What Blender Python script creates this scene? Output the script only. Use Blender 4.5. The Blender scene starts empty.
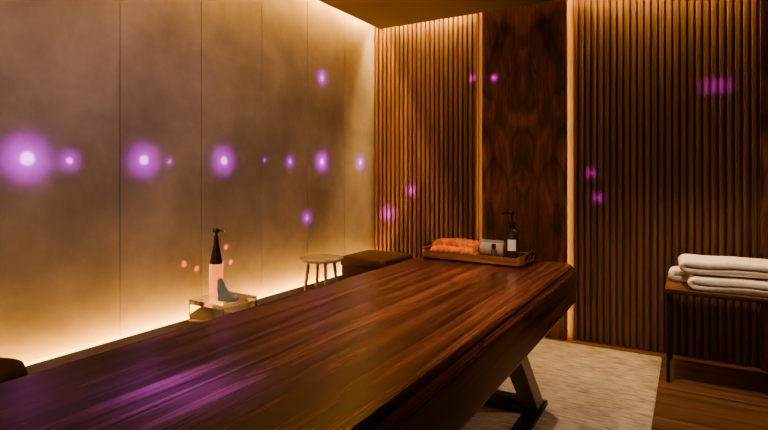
import bpy, bmesh, math, random
from mathutils import Vector, Matrix
random.seed(7)
C = bpy.context.scene.collection
PI = math.pi
try:
    bpy.context.scene.view_settings.look = 'AgX - Medium High Contrast'
except Exception:
    pass

# ---------------------------------------------------------------- materials
def new_mat(name):
    m = bpy.data.materials.new(name); m.use_nodes = True
    nt = m.node_tree; b = nt.nodes['Principled BSDF']
    return m, nt, b
def N(nt, t, **kw):
    n = nt.nodes.new(t)
    for k, v in kw.items(): setattr(n, k, v)
    return n
def ramp(nt, stops):
    r = N(nt, 'ShaderNodeValToRGB')
    el = r.color_ramp.elements
    while len(el) < len(stops): el.new(0.5)
    for e, (p, c) in zip(el, stops):
        e.position = p; e.color = (*c, 1)
    return r
def bump(nt, b, src, strength, dist=0.01):
    bp = N(nt, 'ShaderNodeBump'); bp.inputs['Strength'].default_value = strength
    bp.inputs['Distance'].default_value = dist
    nt.links.new(src, bp.inputs['Height']); nt.links.new(bp.outputs[0], b.inputs['Normal'])
def plain(name, col, rough=0.5, metal=0.0, scale=20, var=0.15, bmp=0.0, spec=0.5):
    m, nt, b = new_mat(name)
    tc = N(nt, 'ShaderNodeTexCoord'); nz = N(nt, 'ShaderNodeTexNoise')
    nz.inputs['Scale'].default_value = scale; nz.inputs['Detail'].default_value = 6
    nt.links.new(tc.outputs['Object'], nz.inputs['Vector'])
    d = tuple(c*(1-var) for c in col); l = tuple(min(1, c*(1+var)) for c in col)
    r = ramp(nt, [(0.3, d), (0.7, l)])
    nt.links.new(nz.outputs['Fac'], r.inputs['Fac']); nt.links.new(r.outputs[0], b.inputs['Base Color'])
    b.inputs['Roughness'].default_value = rough; b.inputs['Metallic'].default_value = metal
    b.inputs['Specular IOR Level'].default_value = spec
    if bmp: bump(nt, b, nz.outputs['Fac'], bmp)
    return m
def wood(name, cols, scale, plank=None, axis='X', rough=0.35, tone=0.5, streak=0.5, distort=0.8, seam=0.0, spec=0.5, detail=5, rings=None, fine=None, thin=False, mirror=False):
    """grain: coordinates scaled by `scale` (small value along the grain); plank width along `axis`;
    rings = (scale vector, line count, darkness) adds growth-ring contour lines; mirror = book-matched about x = 0"""
    m, nt, b = new_mat(name); L = nt.links.new
    tc = N(nt, 'ShaderNodeTexCoord'); vec = tc.outputs['Object']; val = None; fr = None
    if mirror:
        s0 = N(nt, 'ShaderNodeSeparateXYZ'); L(vec, s0.inputs[0])
        ab = N(nt, 'ShaderNodeMath', operation='ABSOLUTE'); L(s0.outputs[0], ab.inputs[0])
        c0 = N(nt, 'ShaderNodeCombineXYZ'); L(ab.outputs[0], c0.inputs[0]); L(s0.outputs[1], c0.inputs[1]); L(s0.outputs[2], c0.inputs[2]); vec = c0.outputs[0]
    if plank:
        sep = N(nt, 'ShaderNodeSeparateXYZ'); L(vec, sep.inputs[0])
        dv = N(nt, 'ShaderNodeMath', operation='DIVIDE'); L(sep.outputs[axis], dv.inputs[0]); dv.inputs[1].default_value = plank
        fl = N(nt, 'ShaderNodeMath', operation='FLOOR'); L(dv.outputs[0], fl.inputs[0])
        fr = N(nt, 'ShaderNodeMath', operation='FRACT'); L(dv.outputs[0], fr.inputs[0])
        wn = N(nt, 'ShaderNodeTexWhiteNoise', noise_dimensions='1D'); L(fl.outputs[0], wn.inputs['W'])
        val = wn.outputs['Value']
        mu = N(nt, 'ShaderNodeVectorMath', operation='SCALE'); L(wn.outputs['Color'], mu.inputs[0]); mu.inputs['Scale'].default_value = 5
        ad = N(nt, 'ShaderNodeVectorMath', operation='ADD'); L(vec, ad.inputs[0]); L(mu.outputs[0], ad.inputs[1]); vec = ad.outputs[0]
    mp = N(nt, 'ShaderNodeMapping'); L(vec, mp.inputs[0]); mp.inputs['Scale'].default_value = scale
    n1 = N(nt, 'ShaderNodeTexNoise'); L(mp.outputs[0], n1.inputs['Vector'])
    n1.inputs['Scale'].default_value = 1; n1.inputs['Detail'].default_value = detail; n1.inputs['Roughness'].default_value = 0.6; n1.inputs['Distortion'].default_value = distort
    n = len(cols)
    r = ramp(nt, [(0.32+0.36*i/(n-1), c) for i, c in enumerate(cols)])
    L(n1.outputs['Fac'], r.inputs['Fac'])
    mp2 = N(nt, 'ShaderNodeMapping'); L(vec, mp2.inputs[0]); mp2.inputs['Scale'].default_value = fine or tuple(s*(6 if s > 2.5 else 1.6) for s in scale)
    n2 = N(nt, 'ShaderNodeTexNoise'); L(mp2.outputs[0], n2.inputs['Vector']); n2.inputs['Scale'].default_value = 1; n2.inputs['Detail'].default_value = 3
    r2 = ramp(nt, [(0.38, (1-streak,)*3), (0.56, (1.0,)*3)]); L(n2.outputs['Fac'], r2.inputs['Fac'])
    mx = N(nt, 'ShaderNodeMix', data_type='RGBA', blend_type='MULTIPLY'); mx.inputs[0].default_value = 1
    L(r.outputs[0], mx.inputs[6]); L(r2.outputs[0], mx.inputs[7]); out = mx.outputs[2]
    if rings:
        mp3 = N(nt, 'ShaderNodeMapping'); L(vec, mp3.inputs[0]); mp3.inputs['Scale'].default_value = rings[0]
        n3 = N(nt, 'ShaderNodeTexNoise'); L(mp3.outputs[0], n3.inputs['Vector']); n3.inputs['Scale'].default_value = 1; n3.inputs['Detail'].default_value = 2; n3.inputs['Roughness'].default_value = 0.4
        k = N(nt, 'ShaderNodeMath', operation='MULTIPLY'); L(n3.outputs['Fac'], k.inputs[0]); k.inputs[1].default_value = rings[1]
        fc = N(nt, 'ShaderNodeMath', operation='FRACT'); L(k.outputs[0], fc.inputs[0])
        dk = 1-rings[2]
        if thin: st = [(0.0, (dk,)*3), (0.10, (dk*0.3+0.7,)*3), (0.22, (1.0,)*3), (0.93, (0.95,)*3), (1.0, (dk,)*3)]
        else: st = [(0.0, (dk,)*3), (0.16, (dk*0.5+0.5,)*3), (0.5, (1.0,)*3), (0.85, (0.9,)*3), (1.0, (dk,)*3)]
        r3 = ramp(nt, st)
        L(fc.outputs[0], r3.inputs['Fac'])
        mx3 = N(nt, 'ShaderNodeMix', data_type='RGBA', blend_type='MULTIPLY'); mx3.inputs[0].default_value = 1
        L(out, mx3.inputs[6]); L(r3.outputs[0], mx3.inputs[7]); out = mx3.outputs[2]
    if plank:
        mr = N(nt, 'ShaderNodeMapRange'); L(val, mr.inputs[0]); mr.inputs[3].default_value = 1-tone; mr.inputs[4].default_value = 1+tone*0.5
        src = mr.outputs[0]
        if seam:
            gt = N(nt, 'ShaderNodeMath', operation='GREATER_THAN'); L(fr.outputs[0], gt.inputs[0]); gt.inputs[1].default_value = seam
            m2 = N(nt, 'ShaderNodeMapRange'); L(gt.outputs[0], m2.inputs[0]); m2.inputs[3].default_value = 0.22; m2.inputs[4].default_value = 1
            mm = N(nt, 'ShaderNodeMath', operation='MULTIPLY'); L(src, mm.inputs[0]); L(m2.outputs[0], mm.inputs[1]); src = mm.outputs[0]
        sc = N(nt, 'ShaderNodeVectorMath', operation='SCALE'); L(out, sc.inputs[0]); L(src, sc.inputs['Scale']); out = sc.outputs[0]
    L(out, b.inputs['Base Color']); b.inputs['Roughness'].default_value = rough
    b.inputs['Specular IOR Level'].default_value = spec
    bump(nt, b, n2.outputs['Fac'], 0.04, 0.002)
    return m
def emit(name, col, s):
    m, nt, b = new_mat(name)
    b.inputs['Base Color'].default_value = (*col, 1)
    b.inputs['Emission Color'].default_value = (*col, 1); b.inputs['Emission Strength'].default_value = s
    return m
def glass(name, col, rough=0.05, trans=0.9, ior=1.3, glow=0.0, gcol=(1, 1, 1)):
    m, nt, b = new_mat(name)
    tc = N(nt, 'ShaderNodeTexCoord'); nz = N(nt, 'ShaderNodeTexNoise'); nz.inputs['Scale'].default_value = 15
    nt.links.new(tc.outputs['Object'], nz.inputs['Vector'])
    r = ramp(nt, [(0.3, tuple(c*0.9 for c in col)), (0.7, col)]); nt.links.new(nz.outputs['Fac'], r.inputs['Fac'])
    nt.links.new(r.outputs[0], b.inputs['Base Color'])
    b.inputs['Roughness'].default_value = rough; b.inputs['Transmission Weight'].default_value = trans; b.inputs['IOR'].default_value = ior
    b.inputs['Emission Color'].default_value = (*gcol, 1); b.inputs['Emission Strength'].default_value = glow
    return m
def terry(name, col, lo=0.75):
    m, nt, b = new_mat(name); L = nt.links.new
    tc = N(nt, 'ShaderNodeTexCoord')
    n1 = N(nt, 'ShaderNodeTexNoise'); n1.inputs['Scale'].default_value = 220; n1.inputs['Detail'].default_value = 2
    n2 = N(nt, 'ShaderNodeTexNoise'); n2.inputs['Scale'].default_value = 30
    L(tc.outputs['Object'], n1.inputs['Vector']); L(tc.outputs['Object'], n2.inputs['Vector'])
    r = ramp(nt, [(0.35, tuple(c*lo for c in col)), (0.65, col)]); L(n2.outputs['Fac'], r.inputs['Fac']); L(r.outputs[0], b.inputs['Base Color'])
    b.inputs['Roughness'].default_value = 0.95; b.inputs['Sheen Weight'].default_value = 0.1
    bump(nt, b, n1.outputs['Fac'], 0.5, 0.003)
    return m

WALNUT = [(0.040, 0.014, 0.009), (0.092, 0.033, 0.021), (0.150, 0.057, 0.036), (0.215, 0.088, 0.056)]
M_top = wood('walnut_tabletop', WALNUT, (19, 0.7, 19), plank=0.137, axis='X', rough=0.26, tone=0.33, streak=0.45, distort=0.35, seam=0.04, rings=((6.0, 0.5, 6.0), 10, 0.6), fine=(130, 2.4, 130), thin=True)
M_apron = wood('walnut_apron', [(0.06, 0.022, 0.014), (0.13, 0.050, 0.031), (0.21, 0.083, 0.052)], (8, 0.7, 18), rough=0.28, streak=0.4, distort=0.3, rings=((4, 0.4, 8), 9, 0.6), fine=(60, 2.0, 120), thin=True)
M_slat = wood('slat_oak', [(0.130, 0.070, 0.042), (0.205, 0.114, 0.070), (0.265, 0.154, 0.097)], (25, 25, 1.2), plank=0.045, axis='X', rough=0.5, tone=0.12, streak=0.2)
M_gap = plain('slat_backing', (0.125, 0.066, 0.039), 0.8)
M_burl = wood('burl_panel', [(0.055, 0.024, 0.015), (0.14, 0.062, 0.036), (0.26, 0.120, 0.070), (0.40, 0.195, 0.118)], (6.0, 6.0, 2.0), rough=0.35, streak=0.3, distort=1.0, detail=6, rings=((3.2, 3.2, 1.0), 8, 0.55), fine=(90, 90, 3), mirror=True)
M_floor = wood('floor_planks', [(0.09, 0.047, 0.027), (0.16, 0.087, 0.051), (0.235, 0.132, 0.079)], (0.5, 14, 14), plank=0.14, axis='Y', rough=0.35, tone=0.35, streak=0.35, seam=0.03)
M_bench = wood('bench_walnut', [(0.08, 0.037, 0.020), (0.155, 0.075, 0.041), (0.23, 0.115, 0.064)], (0.8, 18, 18), rough=0.4, streak=0.4)
M_tray = wood('tray_walnut', [(0.14, 0.060, 0.031), (0.29, 0.13, 0.068), (0.42, 0.20, 0.108)], (1.5, 20, 20), rough=0.35, streak=0.4)
M_stoolwood = wood('grey_oak', [(0.20, 0.190, 0.18), (0.28, 0.268, 0.255), (0.35, 0.335, 0.32)], (2, 18, 18), rough=0.55, streak=0.2)
M_ceil = plain('ceiling_paint', (0.20, 0.158, 0.128), 0.9, scale=3, var=0.05)
M_plain_wall = plain('warm_paint', (0.34, 0.255, 0.18), 0.9, scale=4, var=0.06)
M_ledge = plain('ledge_stone', (0.42, 0.35, 0.27), 0.6, scale=12, var=0.12, bmp=0.1)
M_steel = plain('bronze_metal', (0.22, 0.160, 0.118), 0.4, 0.4, scale=40, var=0.1)
M_blacksteel = plain('black_steel', (0.05, 0.038, 0.031), 0.4, 0.6)
M_black = plain('brown_black_plastic', (0.030, 0.015, 0.011), 0.2, var=0.1)
M_darkfab = plain('dark_brown_leather', (0.055, 0.028, 0.017), 0.6, scale=60, var=0.2, bmp=0.2, spec=0.3)
M_pouf = plain('very_dark_leather', (0.014, 0.008, 0.006), 0.8, scale=60, var=0.2, bmp=0.2, spec=0.1)
M_white = terry('white_terry', (0.78, 0.745, 0.70), 0.88)
M_coral = terry('orange_terry', (0.80, 0.23, 0.07), 0.6)
M_greycloth = terry('pale_grey_cloth', (0.40, 0.345, 0.29))
M_label = plain('paper_label', (0.85, 0.79, 0.70), 0.7, var=0.05)
M_slim = plain('smoked_bottle', (0.09, 0.060, 0.042), 0.2, var=0.1)
M_amber_glow = glass('amber_glass_glow', (1.0, 0.62, 0.34), 0.05, 0.95, 1.25, 0.45, (1.0, 0.33, 0.12))  # emission stands in for wall light shining through the bottle
M_clear = glass('clear_acrylic', (0.95, 0.95, 0.94), 0.06, 0.95, 1.4)
M_blueglass = glass('blue_grey_glass', (0.22, 0.34, 0.46), 0.04, 0.35, 1.5)
M_bottle = plain('dark_bottle', (0.045, 0.024, 0.016), 0.12, var=0.2, spec=0.8)
WARM = (1.0, 0.50, 0.11)
M_led = emit('led_warm_floor', WARM, 145)
M_led_top = emit('led_warm_top', WARM, 325)
M_led_back1 = emit('led_warm_back_bright', (1.0, 0.60, 0.20), 195)
M_led_back2 = emit('led_warm_back', (1.0, 0.60, 0.20), 175)
M_led_v1 = emit('led_warm_edge_dim', (1.0, 0.54, 0.15), 22)
M_led_v2 = emit('led_warm_edge', (1.0, 0.54, 0.15), 24)
M_led_line = emit('led_warm_line', (1.0, 0.55, 0.12), 5.5)

# concrete panels
M_panel, nt, b = new_mat('plaster_panels'); L = nt.links.new
tc = N(nt, 'ShaderNodeTexCoord')
n1 = N(nt, 'ShaderNodeTexNoise'); n1.inputs['Scale'].default_value = 1.9; n1.inputs['Detail'].default_value = 9; n1.inputs['Roughness'].default_value = 0.62; n1.inputs['Distortion'].default_value = 0.2
n2 = N(nt, 'ShaderNodeTexNoise'); n2.inputs['Scale'].default_value = 40; n2.inputs['Detail'].default_value = 4
L(tc.outputs['Object'], n1.inputs['Vector']); L(tc.outputs['Object'], n2.inputs['Vector'])
r = ramp(nt, [(0.32, (0.222, 0.201, 0.185)), (0.5, (0.305, 0.278, 0.258)), (0.68, (0.395, 0.363, 0.338))])
L(n1.outputs['Fac'], r.inputs['Fac']); L(r.outputs[0], b.inputs['Base Color']); b.inputs['Roughness'].default_value = 0.5
bump(nt, b, n2.outputs['Fac'], 0.05, 0.003)

# woven rug
M_rug, nt, b = new_mat('woven_rug'); L = nt.links.new
tc = N(nt, 'ShaderNodeTexCoord')
n1 = N(nt, 'ShaderNodeTexNoise'); n1.inputs['Scale'].default_value = 1; n1.inputs['Detail'].default_value = 3; n1.inputs['Roughness'].default_value = 0.6
mp = N(nt, 'ShaderNodeMapping'); mp.inputs['Scale'].default_value = (9, 60, 1); L(tc.outputs['Object'], mp.inputs[0]); L(mp.outputs[0], n1.inputs['Vector'])
n2 = N(nt, 'ShaderNodeTexNoise'); n2.inputs['Scale'].default_value = 8; n2.inputs['Detail'].default_value = 6; n2.inputs['Roughness'].default_value = 0.7; L(tc.outputs['Object'], n2.inputs['Vector'])
r = ramp(nt, [(0.36, (0.20, 0.172, 0.142)), (0.50, (0.375, 0.335, 0.288)), (0.64, (0.50, 0.455, 0.40))])
mxf = N(nt, 'ShaderNodeMix'); mxf.inputs[0].default_value = 0.35; L(n1.outputs['Fac'], mxf.inputs[2]); L(n2.outputs['Fac'], mxf.inputs[3])
L(mxf.outputs[0], r.inputs['Fac']); L(r.outputs[0], b.inputs['Base Color']); b.inputs['Roughness'].default_value = 0.95
bump(nt, b, n1.outputs['Fac'], 0.4, 0.003)

# ---------------------------------------------------------------- mesh helpers
def obj(name, bm, mat, parent=None, loc=(0, 0, 0), angle=35, flat=False):
    bmesh.ops.recalc_face_normals(bm, faces=bm.faces)
    me = bpy.data.meshes.new(name); bm.to_mesh(me); bm.free()
    for m in (mat if isinstance(mat, (list, tuple)) else [mat]): me.materials.append(m)
    if not flat:
        for p in me.polygons: p.use_smooth = True
        me.set_sharp_from_angle(angle=math.radians(angle))
    o = bpy.data.objects.new(name, me); C.objects.link(o)
    o.location = loc
    if parent: o.parent = parent
    return o
def tag(o, label, cat, group=None):
    o['label'] = label; o['category'] = cat
    if group: o['group'] = group
    return o
def thing(name, label, cat, loc, rotz=0, group=None):
    o = bpy.data.objects.new(name, None); C.objects.link(o); o.empty_display_size = 0.1
    o.location = loc; o.rotation_euler = (0, 0, rotz)
    return tag(o, label, cat, group)
def struct(name, bm, mat, **kw):
    o = obj(name, bm, mat, **kw); o['kind'] = 'structure'; return o
def box(bm, x0, x1, y0, y1, z0, z1, bev=0.0, seg=2):
    r = bmesh.ops.create_cube(bm, size=1)
    vs = r['verts']
    for v in vs:
        v.co = Vector(((x0+x1)/2+v.co.x*(x1-x0), (y0+y1)/2+v.co.y*(y1-y0), (z0+z1)/2+v.co.z*(z1-z0)))
    if bev:
        es = {e for v in vs for e in v.link_edges}
        bmesh.ops.bevel(bm, geom=list(es), offset=bev, segments=seg, affect='EDGES', profile=0.5)
    return bm
def boxes(*a, **k):
    bm = bmesh.new(); box(bm, *a, **k); return bm
def rrect(hx, hy, r, n=5, cx=0, cy=0):
    pts = []
    for (sx, sy, a0) in ((1, 1, 0), (-1, 1, 90), (-1, -1, 180), (1, -1, 270)):
        for i in range(n+1):
            a = math.radians(a0+90*i/n)
            pts.append((cx+sx*(hx-r)+r*math.cos(a), cy+sy*(hy-r)+r*math.sin(a)))
    return pts
def loft(secs, bm=None):
    bm = bm or bmesh.new(); rings = []
    for pts, z in secs: rings.append([bm.verts.new((x, y, z)) for x, y in pts])
    n = len(rings[0])
    for a, c in zip(rings, rings[1:]):
        for i in range(n): bm.faces.new((a[i], a[(i+1) % n], c[(i+1) % n], c[i]))
    bm.faces.new(rings[0][::-1]); bm.faces.new(rings[-1]); return bm
def lathe(prof, n=32, bm=None, cx=0, cy=0):
    secs = [([(cx+r*math.cos(2*PI*i/n), cy+r*math.sin(2*PI*i/n)) for i in range(n)], z) for r, z in prof]
    return loft(secs, bm)
def tube(bm, pts, rad, n=10):
    pts = [Vector(p) for p in pts]; rings = []
    if not isinstance(rad, (list, tuple)): rad = [rad]*len(pts)
    for i, p in enumerate(pts):
        d = (pts[min(i+1, len(pts)-1)]-pts[max(i-1, 0)]).normalized()
        a = Vector((0, 0, 1)) if abs(d.z) < 0.9 else Vector((1, 0, 0))
        s = d.cross(a).normalized(); t = s.cross(d)
        rings.append([bm.verts.new(p+(s*math.cos(2*PI*k/n)+t*math.sin(2*PI*k/n))*rad[i]) for k in range(n)])
    for a, c in zip(rings, rings[1:]):
        for k in range(n): bm.faces.new((a[k], a[(k+1) % n], c[(k+1) % n], c[k]))
    bm.faces.new(rings[0][::-1]); bm.faces.new(rings[-1]); return bm
def sheet(center, th, length, axis='X', segs=10, jit=0.002, seed=0):
    """thick cloth strip following a 2-D centreline (u,z), extruded along an axis"""
    rnd = random.Random(seed); n = len(center); L_, R_ = [], []
    for i in range(n):
        a = Vector(center[max(i-1, 0)]); c = Vector(center[min(i+1, n-1)]); d = (c-a).normalized(); nn = Vector((-d.y, d.x))
        p = Vector(center[i]); L_.append(p+nn*th/2); R_.append(p-nn*th/2)
    bm = bmesh.new(); rows = []
    out = L_+R_[::-1]; m = len(out)
    for s in range(segs+1):
        f = s/segs; w = -length/2+length*f
        ring = []
        for k, p in enumerate(out):
            j = math.sin(k*0.7+f*9+seed)*jit+rnd.uniform(-jit, jit)*0.4
            e = math.sin(k*0.35+seed)*jit*2 if s in (0, segs) else 0
            u, z = p.x+j*0.5, max(p.y+j, 0.0005)
            ring.append(bm.verts.new((w+e, u, z) if axis == 'X' else (u, w+e, z)))
        rows.append(ring)
    for a, c in zip(rows, rows[1:]):
        for k in range(m): bm.faces.new((a[k], a[(k+1) % m], c[(k+1) % m], c[k]))
    for ring in (rows[0], rows[-1]):
        for k in range(n-1): bm.faces.new((ring[k], ring[k+1], ring[m-2-k], ring[m-1-k]))
    return bm
def serp(layers, depth, th, first=1):
    pts = []; h = depth/2-th/2
    for l in range(layers):
        z = th*(l+0.5); s = first if l % 2 == 0 else -first
        for i in range(9): pts.append((s*(-h+2*h*i/8), z))
        if l < layers-1:
            for i in range(1, 8):
                a = -PI/2+PI*i/8
                pts.append((s*(h+th*0.5*math.cos(a)), z+th/2+th/2*math.sin(a)))
    return pts
def spiral(r, th, turns=None):
    turns = turns or (r/th-0.3); n = int(turns*16); pts = []
    for i in range(n+1):
        a = 2*PI*turns*i/n; rr = th*0.3+(r-th/2-th*0.3)*i/n
        pts.append((rr*math.cos(a-PI*0.25), r+rr*math.sin(a-PI*0.25)))
    return pts

# ---------------------------------------------------------------- the room
XW, YB, ZC = -2.567, 4.21, 2.59
XR, YN, ZT = 2.0, -1.2, 2.78
struct('floor', boxes(XW-0.1, XR+0.1, YN, YB+0.1, -0.05, 0), M_floor, flat=True)
# ceiling slab stopping short of both lit walls
bm = boxes(XW+0.13, XR, YN, YB-0.14, ZC, ZC+0.06); struct('ceiling', bm, M_ceil, flat=True)
struct('trim_1', boxes(XW-0.1, XR+0.1, YN, YB+0.1, ZT, ZT+0.04), M_plain_wall, flat=True)
seams = [YN, -0.48, 0.04, 0.55, 1.06, 1.641, 2.165, 2.686, 3.185, 3.69, YB]
bm = bmesh.new()
for a, c in zip(seams, seams[1:]): box(bm, XW-0.03, XW, a+0.0017, c-0.0017, 0, ZT, bev=0.0015, seg=1)
box(bm, XW-0.08, XW-0.008, YN, YB, 0, ZT)
struct('wall_left', bm, M_panel, flat=True)
struct('wall_back', boxes(XW-0.1, XR+0.1, YB, YB+0.1, 0, ZT), M_plain_wall, flat=True)
struct('wall_right', boxes(XR, XR+0.1, YN, YB, 0, ZT), M_plain_wall, flat=True)
# low ledge hiding the lower light trough
bm = boxes(XW, XW+0.10, YN, YB-0.065, 0, 0.37)
box(bm, XW+0.087, XW+0.10, YN, YB-0.065, 0.37, 0.443, bev=0.002)
struct('baseboard_left', bm, M_ledge, flat=True)
def slats(name, x0, x1):
    bm = bmesh.new(); p = 0.045; n = int(round((x1-x0)/p)); p = (x1-x0)/n
    box(bm, x0, x1, YB-0.008, YB-0.0005, 0, ZT)
    for i in range(n):
        cx = x0+p*(i+0.5); box(bm, cx-0.0160, cx+0.0160, YB-0.034, YB-0.008, 0, ZT, bev=0.007)
    for f in bm.faces:
        f.material_index = 1 if f.calc_center_median().y > YB-0.0081 else 0
    return struct(name, bm, [M_slat, M_gap], flat=True)
slats('trim_2', XW+0.002, -1.543)
slats('trim_3', -0.782, 0.385)
slats('trim_4', 1.08, XR)
def burl(name, x0, x1):
    c, h = (x0+x1)/2, (x1-x0)/2
    bm = boxes(-h, h, -0.08, -0.05, 0, ZT, bev=0.002)
    box(bm, -h+0.06, h-0.06, -0.05, -0.0005, 0, ZT)
    struct(name, bm, M_burl, flat=True, loc=(c, YB, 0))
burl('trim_5', -1.488, -0.812)
burl('trim_6', 0.392, 1.07)

def strip(label, mat, *b_):
    return tag(obj('light_strip', boxes(*b_), mat, flat=True), label, 'light strip')
strip('warm light strip in the trough along the foot of the plaster panel wall', M_led, XW+0.032, XW+0.047, YN+0.02, YB-0.08, 0.37, 0.378)
strip('thin glowing warm line along the front edge of the low ledge', M_led_line, XW+0.086, XW+0.101, YN+0.01, YB-0.066, 0.443, 0.452)
strip('warm light strip in the ceiling slot above the plaster panel wall', M_led_top, XW+0.045, XW+0.065, YN+0.02, YB-0.15, ZT-0.008, ZT)
strip('warm light strip in the ceiling slot above the left slatted wall', M_led_back1, XW+0.14, -1.56, YB-0.105, YB-0.05, ZT-0.008, ZT)
strip('warm light strip in the ceiling slot above the slatted wall behind the bench', M_led_back2, -0.78, 0.38, YB-0.105, YB-0.05, ZT-0.008, ZT)
strip('vertical warm light strip behind the left edge of the dark burl panel', M_led_v1, -1.438, -1.432, YB-0.04, YB-0.02, 0.02, ZT-0.05)
strip('vertical warm light strip behind the right edge of the dark burl panel', M_led_v2, -0.866, -0.860, YB-0.04, YB-0.02, 0.02, ZT-0.05)

# ---------------------------------------------------------------- rug
bm = loft([(rrect(0.865, 1.93, 0.01), 0.0), (rrect(0.868, 1.933, 0.012), 0.006), (rrect(0.86, 1.925, 0.012), 0.012)])
tag(obj('rug', bm, M_rug, loc=(-1.035, 2.12, 0)), 'beige woven rug with mottled weave under the massage table', 'rug')

# ---------------------------------------------------------------- massage table
T = thing('massage_table', 'large dark walnut massage table with striped grain and slanted metal legs', 'massage table', (-0.943, 1.615, 0.012))
Z = lambda z: z-0.012
bm = loft([(rrect(0.428, 1.293, 0.05, 1), Z(0.752)), (rrect(0.428, 1.293, 0.05, 1), Z(0.765)), (rrect(0.402, 1.267, 0.040, 1), Z(0.797))])
bmesh.ops.bevel(bm, geom=bm.edges[:], offset=0.0015, segments=1, affect='EDGES')
obj('tabletop', bm, M_top, T, flat=True)
bm = loft([(rrect(0.25, 1.06, 0.03, 1), Z(0.47)), (rrect(0.41, 1.265, 0.046, 1), Z(0.580)), (rrect(0.428, 1.293, 0.05, 1), Z(0.605)),
           (rrect(0.428, 1.293, 0.05, 1), Z(0.752))])
bmesh.ops.bevel(bm, geom=bm.edges[:], offset=0.002, segments=1, affect='EDGES')
obj('apron', bm, M_apron, T, flat=True)
for sy in (-1, 1):
    for sx in (-1, 1):                       # slanted flat legs, two at each end
        y0, y1, th = 0.78, 1.19, 0.12
        bm = bmesh.new(); R_ = []
        for y, z, xc in ((y0, Z(0.53), sx*0.195), (y1, 0.024, sx*0.215)):
            R_.append([bm.verts.new((x, sy*yy, z)) for x, yy in ((xc-0.045, y-th/2), (xc+0.045, y-th/2), (xc+0.045, y+th/2), (xc-0.045, y+th/2))])
        for i in range(4): bm.faces.new((R_[0][i], R_[0][(i+1) % 4], R_[1][(i+1) % 4], R_[1][i]))
        bm.faces.new(R_[0]); bm.faces.new(R_[1][::-1])
        bmesh.ops.bevel(bm, geom=bm.edges[:], offset=0.004, segments=2, affect='EDGES')
        obj('leg', bm, M_steel, T)
    a, c = sorted((sy*1.10, sy*1.28))
    obj('foot_plate', boxes(-0.275, 0.275, a, c, 0, 0.026, bev=0.005), M_blacksteel, T)
for sx in (-1, 1):
    obj('foot_rail', boxes(sx*0.235-0.04, sx*0.235+0.04, -1.10, 1.10, 0, 0.024, bev=0.004), M_blacksteel, T)

# ---------------------------------------------------------------- tray and what is in it
TZ = 0.797
TR = thing('serving_tray', 'walnut tray with raised rim holding towels and bottles on the massage table', 'tray', (-1.01, 2.72, TZ), math.radians(-3))
HX, HY = 0.285, 0.115
obj('tray_base', loft([(rrect(HX-0.012, HY-0.012, 0.02), 0), (rrect(HX, HY, 0.025), 0.01)]), M_tray, TR)
bm = bmesh.new()
o_ = rrect(HX, HY, 0.025); i_ = rrect(HX-0.012, HY-0.012, 0.016); n = len(o_)
def rim_h(x): return 0.040+0.022*max(0, (abs(x)-HX+0.06)/0.06)**2
vo0 = [bm.verts.new((x, y, 0.01)) for x, y in o_]; vo1 = [bm.verts.new((x*1.015, y*1.02, rim_h(x))) for x, y in o_]
vi1 = [bm.verts.new((x, y, rim_h(x))) for x, y in i_]; vi0 = [bm.verts.new((x, y, 0.01)) for x, y in i_]
for A, B in ((vo0, vo1), (vo1, vi1), (vi1, vi0), (vi0, vo0)):
    for k in range(n): bm.faces.new((A[k], A[(k+1) % n], B[(k+1) % n], B[k]))
obj('rim', bm, M_tray, TR)
for s in (-1, 1):
    bm = bmesh.new()
    tube(bm, [(s*(HX+0.002), -0.05, 0.03), (s*(HX+0.012), -0.045, 0.055), (s*(HX+0.014), -0.02, 0.068), (s*(HX+0.014), 0.02, 0.068), (s*(HX+0.012), 0.045, 0.055), (s*(HX+0.002), 0.05, 0.03)], 0.006)
    obj('handle', bm, M_blacksteel, TR)
def on_tray(u, v):
    a = math.radians(-3); return (-1.01+u*math.cos(a)-v*math.sin(a), 2.72+u*math.sin(a)+v*math.cos(a), TZ+0.0102)
# ribbed orange towel, folded
bm = sheet(serp(4, 0.150, 0.024), 0.0225, 0.25, 'X', 110, 0.0007, 2)
for v in bm.verts:
    f = max(0.0, v.co.z/0.096); x, y = v.co.x, v.co.y
    v.co.z += f*(0.0042*math.sin(2*PI*x/0.032+y*22)+0.0015*math.sin(x*33+y*40))
    v.co.y += 0.0025*math.sin(2*PI*x/0.032+1)*(1 if y > 0 else -1)
    v.co.z *= 1-0.16*(abs(x)/0.125)**6-0.12*(abs(y)/0.075)**3
    v.co.z = max(v.co.z, 0.0005)
o = tag(obj('folded_towel', bm, M_coral, loc=on_tray(-0.12, 0.0), angle=80), 'orange folded towel with ribbed weave at the left end of the tray', 'towel')
o.rotation_euler.z = math.radians(-3)
bm = sheet(spiral(0.043, 0.016), 0.0145, 0.13, 'X', 10, 0.001, 5)
for v in bm.verts: v.co.z *= 1.22
o = tag(obj('rolled_cloth', bm, M_greycloth, loc=on_tray(0.080, 0.035), angle=80), 'grey beige rolled cloth in the tray beside the dark pump bottle', 'towel')
o.rotation_euler.z = math.radians(-3)
P = thing('pump_bottle', 'dark pump bottle with pale label standing in the tray', 'bottle', on_tray(0.190, 0.02))
P.scale = (1.15, 1.15, 1.22)
obj('body', lathe([(0.029, 0), (0.032, 0.003), (0.032, 0.118), (0.028, 0.132), (0.014, 0.142), (0.0135, 0.15)]), M_bottle, P)
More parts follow.
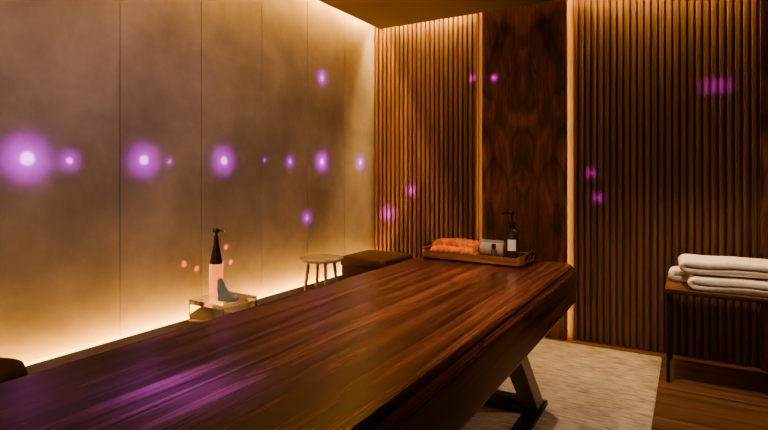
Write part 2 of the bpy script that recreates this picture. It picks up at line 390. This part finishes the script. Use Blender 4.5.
# front label: a patch of the bottle's wall facing the room
bm = bmesh.new(); g = []
for z in (0.048, 0.096):
    g.append([bm.verts.new((0.0324*math.cos(a), 0.0324*math.sin(a), z)) for a in [math.radians(-108+70*i/8) for i in range(9)]])
for i in range(8): bm.faces.new((g[0][i], g[0][i+1], g[1][i+1], g[1][i]))
obj('label', bm, M_label, P)
obj('collar', lathe([(0.016, 0.146), (0.017, 0.148), (0.017, 0.170), (0.006, 0.172), (0.005, 0.20)], 20), M_black, P)
bm = lathe([(0.011, 0.198), (0.012, 0.20), (0.012, 0.214), (0.009, 0.218)], 16)
tube(bm, [(0, 0, 0.209), (-0.025, -0.01, 0.210), (-0.04, -0.016, 0.203)], [0.006, 0.005, 0.004], 8)
obj('pump_head', bm, M_black, P)
P = thing('oil_bottle', 'small slim dark bottle with cap beside the dark pump bottle', 'bottle', on_tray(0.125, -0.07))
obj('body', lathe([(0.014, 0), (0.016, 0.002), (0.016, 0.06), (0.009, 0.07), (0.0085, 0.074)], 20), M_slim, P)
obj('cap', lathe([(0.010, 0.072), (0.011, 0.073), (0.011, 0.094), (0.009, 0.096)], 20), M_black, P)

# ---------------------------------------------------------------- round stool
def round_stool(loc, h, r, label):
    S = thing('round_stool', label, 'stool', loc)
    obj('seat', lathe([(r*0.92, h-0.024), (r*0.985, h-0.020), (r, h-0.011), (r*0.99, h-0.003), (r*0.96, h)], 40), M_stoolwood, S)
    for k in range(4):
        a = PI/4+k*PI/2+0.15; ca, sa = math.cos(a), math.sin(a)
        bm = bmesh.new(); tube(bm, [(ca*r*0.58, sa*r*0.58, h-0.022), (ca*r*1.10, sa*r*1.10, 0)], [0.012, 0.009], 12)
        obj('leg', bm, M_stoolwood, S)
    for k in range(4):
        a = PI/4+k*PI/2+0.15; c = a+PI/2; q = r*0.86
        bm = bmesh.new(); tube(bm, [(math.cos(a)*q, math.sin(a)*q, h*0.45), (math.cos(c)*q, math.sin(c)*q, h*0.45)], 0.006, 8)
        obj('stretcher', bm, M_stoolwood, S)
round_stool((-2.275, 2.98, 0), 0.675, 0.160, 'round grey wooden stool with splayed legs between side table and ottoman')

# ---------------------------------------------------------------- ottoman
S = thing('ottoman', 'square dark brown upholstered ottoman in the corner by the slatted wall', 'ottoman', (-2.19, 3.60, 0))
obj('seat_cushion', loft([(rrect(0.208, 0.208, 0.012), 0.545), (rrect(0.214, 0.214, 0.016), 0.55), (rrect(0.214, 0.214, 0.016), 0.60), (rrect(0.210, 0.210, 0.016), 0.612), (rrect(0.200, 0.200, 0.016), 0.617)]), M_darkfab, S, angle=60)
obj('base', loft([(rrect(0.20, 0.20, 0.01), 0.12), (rrect(0.205, 0.205, 0.012), 0.13), (rrect(0.205, 0.205, 0.012), 0.545)]), M_darkfab, S)
for sx in (-1, 1):
    for sy in (-1, 1):
        bm = bmesh.new(); tube(bm, [(sx*0.16, sy*0.16, 0.125), (sx*0.165, sy*0.165, 0)], [0.02, 0.014], 12); obj('leg', bm, M_blacksteel, S)
# dark pouf at the left edge
S = thing('pouf', 'dark round leather pouf at the left edge behind the massage table', 'pouf', (-2.285, 0.88, 0))
obj('body', lathe([(0.14, 0), (0.155, 0.02), (0.165, 0.2), (0.165, 0.40), (0.155, 0.46)], 40), M_pouf, S, angle=60)
obj('cushion', lathe([(0.15, 0.455), (0.168, 0.47), (0.172, 0.50), (0.16, 0.535), (0.12, 0.552), (0.05, 0.558)], 40), M_pouf, S, angle=60)

# ---------------------------------------------------------------- side table with bottles
SX, SY, SZ = -2.27, 2.07, 0.572
S = thing('side_table', 'small clear glass side table holding a pump bottle and an ornament by the panel wall', 'side table', (SX, SY, 0))
obj('tabletop', loft([(rrect(0.13, 0.13, 0.006), SZ-0.024), (rrect(0.132, 0.132, 0.008), SZ-0.022), (rrect(0.132, 0.132, 0.008), SZ-0.003), (rrect(0.13, 0.13, 0.006), SZ)]), M_clear, S)
for s in (-1, 1):
    obj('side_panel', boxes(-0.13, 0.13, s*0.122-0.008, s*0.122+0.008, 0, SZ-0.0245, bev=0.002), M_clear, S)
obj('base_panel', boxes(-0.13, 0.13, -0.113, 0.113, 0.0, 0.016, bev=0.002), M_clear, S)
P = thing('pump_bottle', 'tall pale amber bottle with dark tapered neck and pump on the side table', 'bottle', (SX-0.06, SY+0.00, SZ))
obj('body', lathe([(0.033, 0), (0.037, 0.004), (0.038, 0.10), (0.037, 0.175), (0.034, 0.19)], 28), M_amber_glow, P)
obj('neck', lathe([(0.0345, 0.188), (0.034, 0.20), (0.025, 0.245), (0.016, 0.290), (0.013, 0.325), (0.013, 0.345)], 28), M_black, P)
bm = lathe([(0.007, 0.343), (0.007, 0.362), (0.018, 0.366), (0.019, 0.382), (0.015, 0.388)], 20)
tube(bm, [(0, 0, 0.375), (0.028, 0.014, 0.376), (0.046, 0.024, 0.366)], [0.008, 0.007, 0.005], 8)
obj('pump_head', bm, M_black, P)
# blue grey glass piece shaped like a little boot, toe to the right
out = [(-0.050, 0.0), (-0.046, 0.035), (-0.044, 0.075), (-0.050, 0.115), (-0.054, 0.140), (-0.028, 0.146), (-0.021, 0.115), (-0.014, 0.080), (0.006, 0.050), (0.040, 0.036), (0.066, 0.026), (0.076, 0.012), (0.070, 0.0), (0.01, 0.0)]
bm = bmesh.new(); ux, uy = 0.8616, 0.5075; A, B = [], []
for lst, w in ((A, -1), (B, 1)):
    for u, z in out:
        u, z = u*0.88, z*0.86
        hw = 0.023*(1-0.35*max(0, z-0.05)/0.1)
        lst.append(bm.verts.new((ux*u-uy*w*hw, uy*u+ux*w*hw, z)))
bm.faces.new(A); bm.faces.new(B[::-1]); n = len(A)
for k in range(n): bm.faces.new((A[k], A[(k+1) % n], B[(k+1) % n], B[k]))
bmesh.ops.bevel(bm, geom=bm.edges[:], offset=0.007, segments=3, affect='EDGES', clamp_overlap=True)
o = tag(obj('shoe_ornament', bm, M_blueglass, loc=(SX+0.065, SY-0.04, SZ), angle=70), 'small glossy blue grey ornament shaped like a shoe on the side table', 'ornament')

# ---------------------------------------------------------------- bench with towels
BX, BY, BZ = 0.44, 3.85, 0.572
S = thing('bench', 'narrow walnut bench on thin dark legs against the slatted wall', 'bench', (BX, BY, 0))
obj('seat', boxes(-0.575, 0.575, -0.25, 0.25, BZ-0.030, BZ, bev=0.004), M_bench, S)
for sx in (-1, 1):
    for sy in (-1, 1):
        obj('leg', boxes(sx*0.555-0.010, sx*0.555+0.010, sy*0.232-0.010, sy*0.232+0.010, 0, BZ-0.028, bev=0.002), M_blacksteel, S)
def folded(x0, x1, y0, y1, z, h, label, seed, rot=0, layers=2):
    bm = sheet(serp(layers, x1-x0, h/layers, -1), h/layers-0.003, y1-y0, 'Y', 12, 0.0028, seed)
    for v in bm.verts:                      # soft, slightly sagging pile
        f = (v.co.y/((y1-y0)/2)); v.co.z *= 1-0.12*f*f+0.04*math.sin(v.co.x*15+seed)
        v.co.y += 0.006*math.sin(v.co.x*21+seed*2)*(1 if abs(f) > 0.8 else 0)
    o = tag(obj('folded_towel', bm, M_white, loc=((x0+x1)/2, (y0+y1)/2, z), angle=80), label, 'towel', 'white towels on the bench')
    o.rotation_euler.z = math.radians(rot)
    m = o.modifiers.new('soft', 'SUBSURF'); m.levels = 2; m.render_levels = 2
folded(0.005, 0.52, 3.622, 3.815, BZ, 0.086, 'white folded towel lying at the front of the bench under another', 1)
folded(-0.105, 0.42, 3.85, 4.03, BZ, 0.086, 'white folded towel peeking out at the left end of the bench', 4)
folded(-0.045, 0.47, 3.66, 3.98, BZ+0.093, 0.090, 'white folded towel on top of the other towels on the bench', 7, 2)

# ---------------------------------------------------------------- lights
def spot(loc, target, power, col, size, blend=1.0, rad=0.002):
    l = bpy.data.lights.new('spot', 'SPOT'); l.energy = power; l.color = col; l.spot_size = size; l.spot_blend = blend; l.shadow_soft_size = rad
    o = bpy.data.objects.new('spot', l); C.objects.link(o); o.location = loc
    o.rotation_euler = (Vector(target)-Vector(loc)).to_track_quat('-Z', 'Y').to_euler()
    return o
# warm unseen downlights over rug and bench, then added fill spots
WARM_SPOT = (1.0, 0.70, 0.45)
spot((-0.3, 3.2, 2.55), (-0.3, 3.4, 0), 135, WARM_SPOT, math.radians(66), 1.0, 0.04)
spot((0.4, 3.3, 2.55), (0.25, 3.75, 0.6), 50, WARM_SPOT, math.radians(50), 1.0, 0.04)
spot((-1.0, 1.8, 2.55), (-0.95, 1.9, 0), 200, WARM_SPOT, math.radians(72), 1.0, 0.04)  # fill spot added over the table
spot((1.0, 1.6, 2.55), (-0.5, 2.2, 0.6), 90, WARM_SPOT, math.radians(50), 1.0, 0.06)  # fill spot added to brighten the table's right side
# added fill spot for a soft pale wash on the plaster panels
spot((-0.2, 1.7, 2.5), (XW, 2.2, 1.2), 65, (1.0, 0.75, 0.70), math.radians(110), 1.0, 0.15)
# violet spots added on the walls to imitate lens flare: faint halo, glow, inner glow and a hot core each
VIO = (0.66, 0.035, 1.0); CORE = (1.0, 0.30, 1.0)
def violet(loc, tgt, r, p, core=4.0):
    d = (Vector(loc)-Vector(tgt)).length
    spot(loc, tgt, p*0.22, VIO, 2*math.atan(r*1.8/d)); spot(loc, tgt, p*0.9, VIO, 2*math.atan(r*1.2/d), 0.9)
    if core:
        spot(loc, tgt, p*0.7, VIO, 2*math.atan(r*0.70/d)); spot(loc, tgt, p*core, CORE, 2*math.atan(r*0.34/d))
for y, z, r, p in [(1.20, 1.34, 0.115, 14), (1.385, 1.335, 0.06, 9), (1.78, 1.345, 0.10, 13), (1.94, 1.34, 0.035, 4), (2.345, 1.355, 0.10, 12), (2.71, 1.37, 0.035, 4),
                   (2.98, 1.36, 0.055, 8), (3.37, 1.37, 0.09, 12), (3.94, 1.375, 0.08, 10), (3.37, 2.05, 0.07, 10), (3.18, 0.93, 0.07, 7)]:
    violet((XW+0.5, y, z), (XW, y, z), r, p)
for x, z, r, p in [(-0.65, 1.28, 0.05, 7), (-0.60, 1.09, 0.05, 7), (-2.175, 1.12, 0.06, 24), (-2.42, 0.90, 0.08, 24), (-1.59, 2.08, 0.035, 20), (-1.39, 2.06, 0.035, 20)]:
    violet((x, YB-0.6, z), (x, YB-0.05, z), r, p, 2)
for dx in (-0.055, 0, 0.055):
    violet((0.15+dx, YB-0.6, 1.87), (0.15+dx, YB-0.05, 1.87), 0.060, 5, 0)
spot((XW+1.2, 1.7, 1.9), (XW, 1.7, 1.75), 3, (0.6, 0.15, 1.0), math.radians(75))  # broad violet spot added for a faint flare haze on the panels
for rr, pw in ((0.26, 100), (0.17, 190), (0.10, 180)):  # blue-violet spots added to imitate a flare patch on the tabletop
    spot((-1.0, 0.74, 2.0), (-0.99, 0.76, 0.8), pw, (0.29, 0.11, 1.0), 2*math.atan(rr/1.2), 1.0, 0.05)
# tiny red-orange spots added to imitate lens glints beside the side table
for y, z in ((2.04, 0.74), (2.13, 0.70), (2.27, 0.74), (2.36, 0.80), (2.33, 0.70), (2.40, 0.70)):
    spot((XW+0.14, y, z), (XW, y, z), 3.5, (1.0, 0.12, 0.10), 2*math.atan(0.024/0.14))

w = bpy.data.worlds.new('world'); bpy.context.scene.world = w; w.use_nodes = True
bg = w.node_tree.nodes['Background']; bg.inputs[0].default_value = (1.0, 0.71, 0.50, 1); bg.inputs[1].default_value = 0.40

# ---------------------------------------------------------------- camera
cam = bpy.data.cameras.new('camera'); co = bpy.data.objects.new('camera', cam); C.objects.link(co)
co.location = (0, 0, 1.27); co.rotation_euler = (PI/2, 0, math.atan2(0.5075, 0.8616))
cam.sensor_width = 36; cam.lens = 36*520/768; cam.shift_y = -41/768; cam.clip_start = 0.02
bpy.context.scene.camera = co
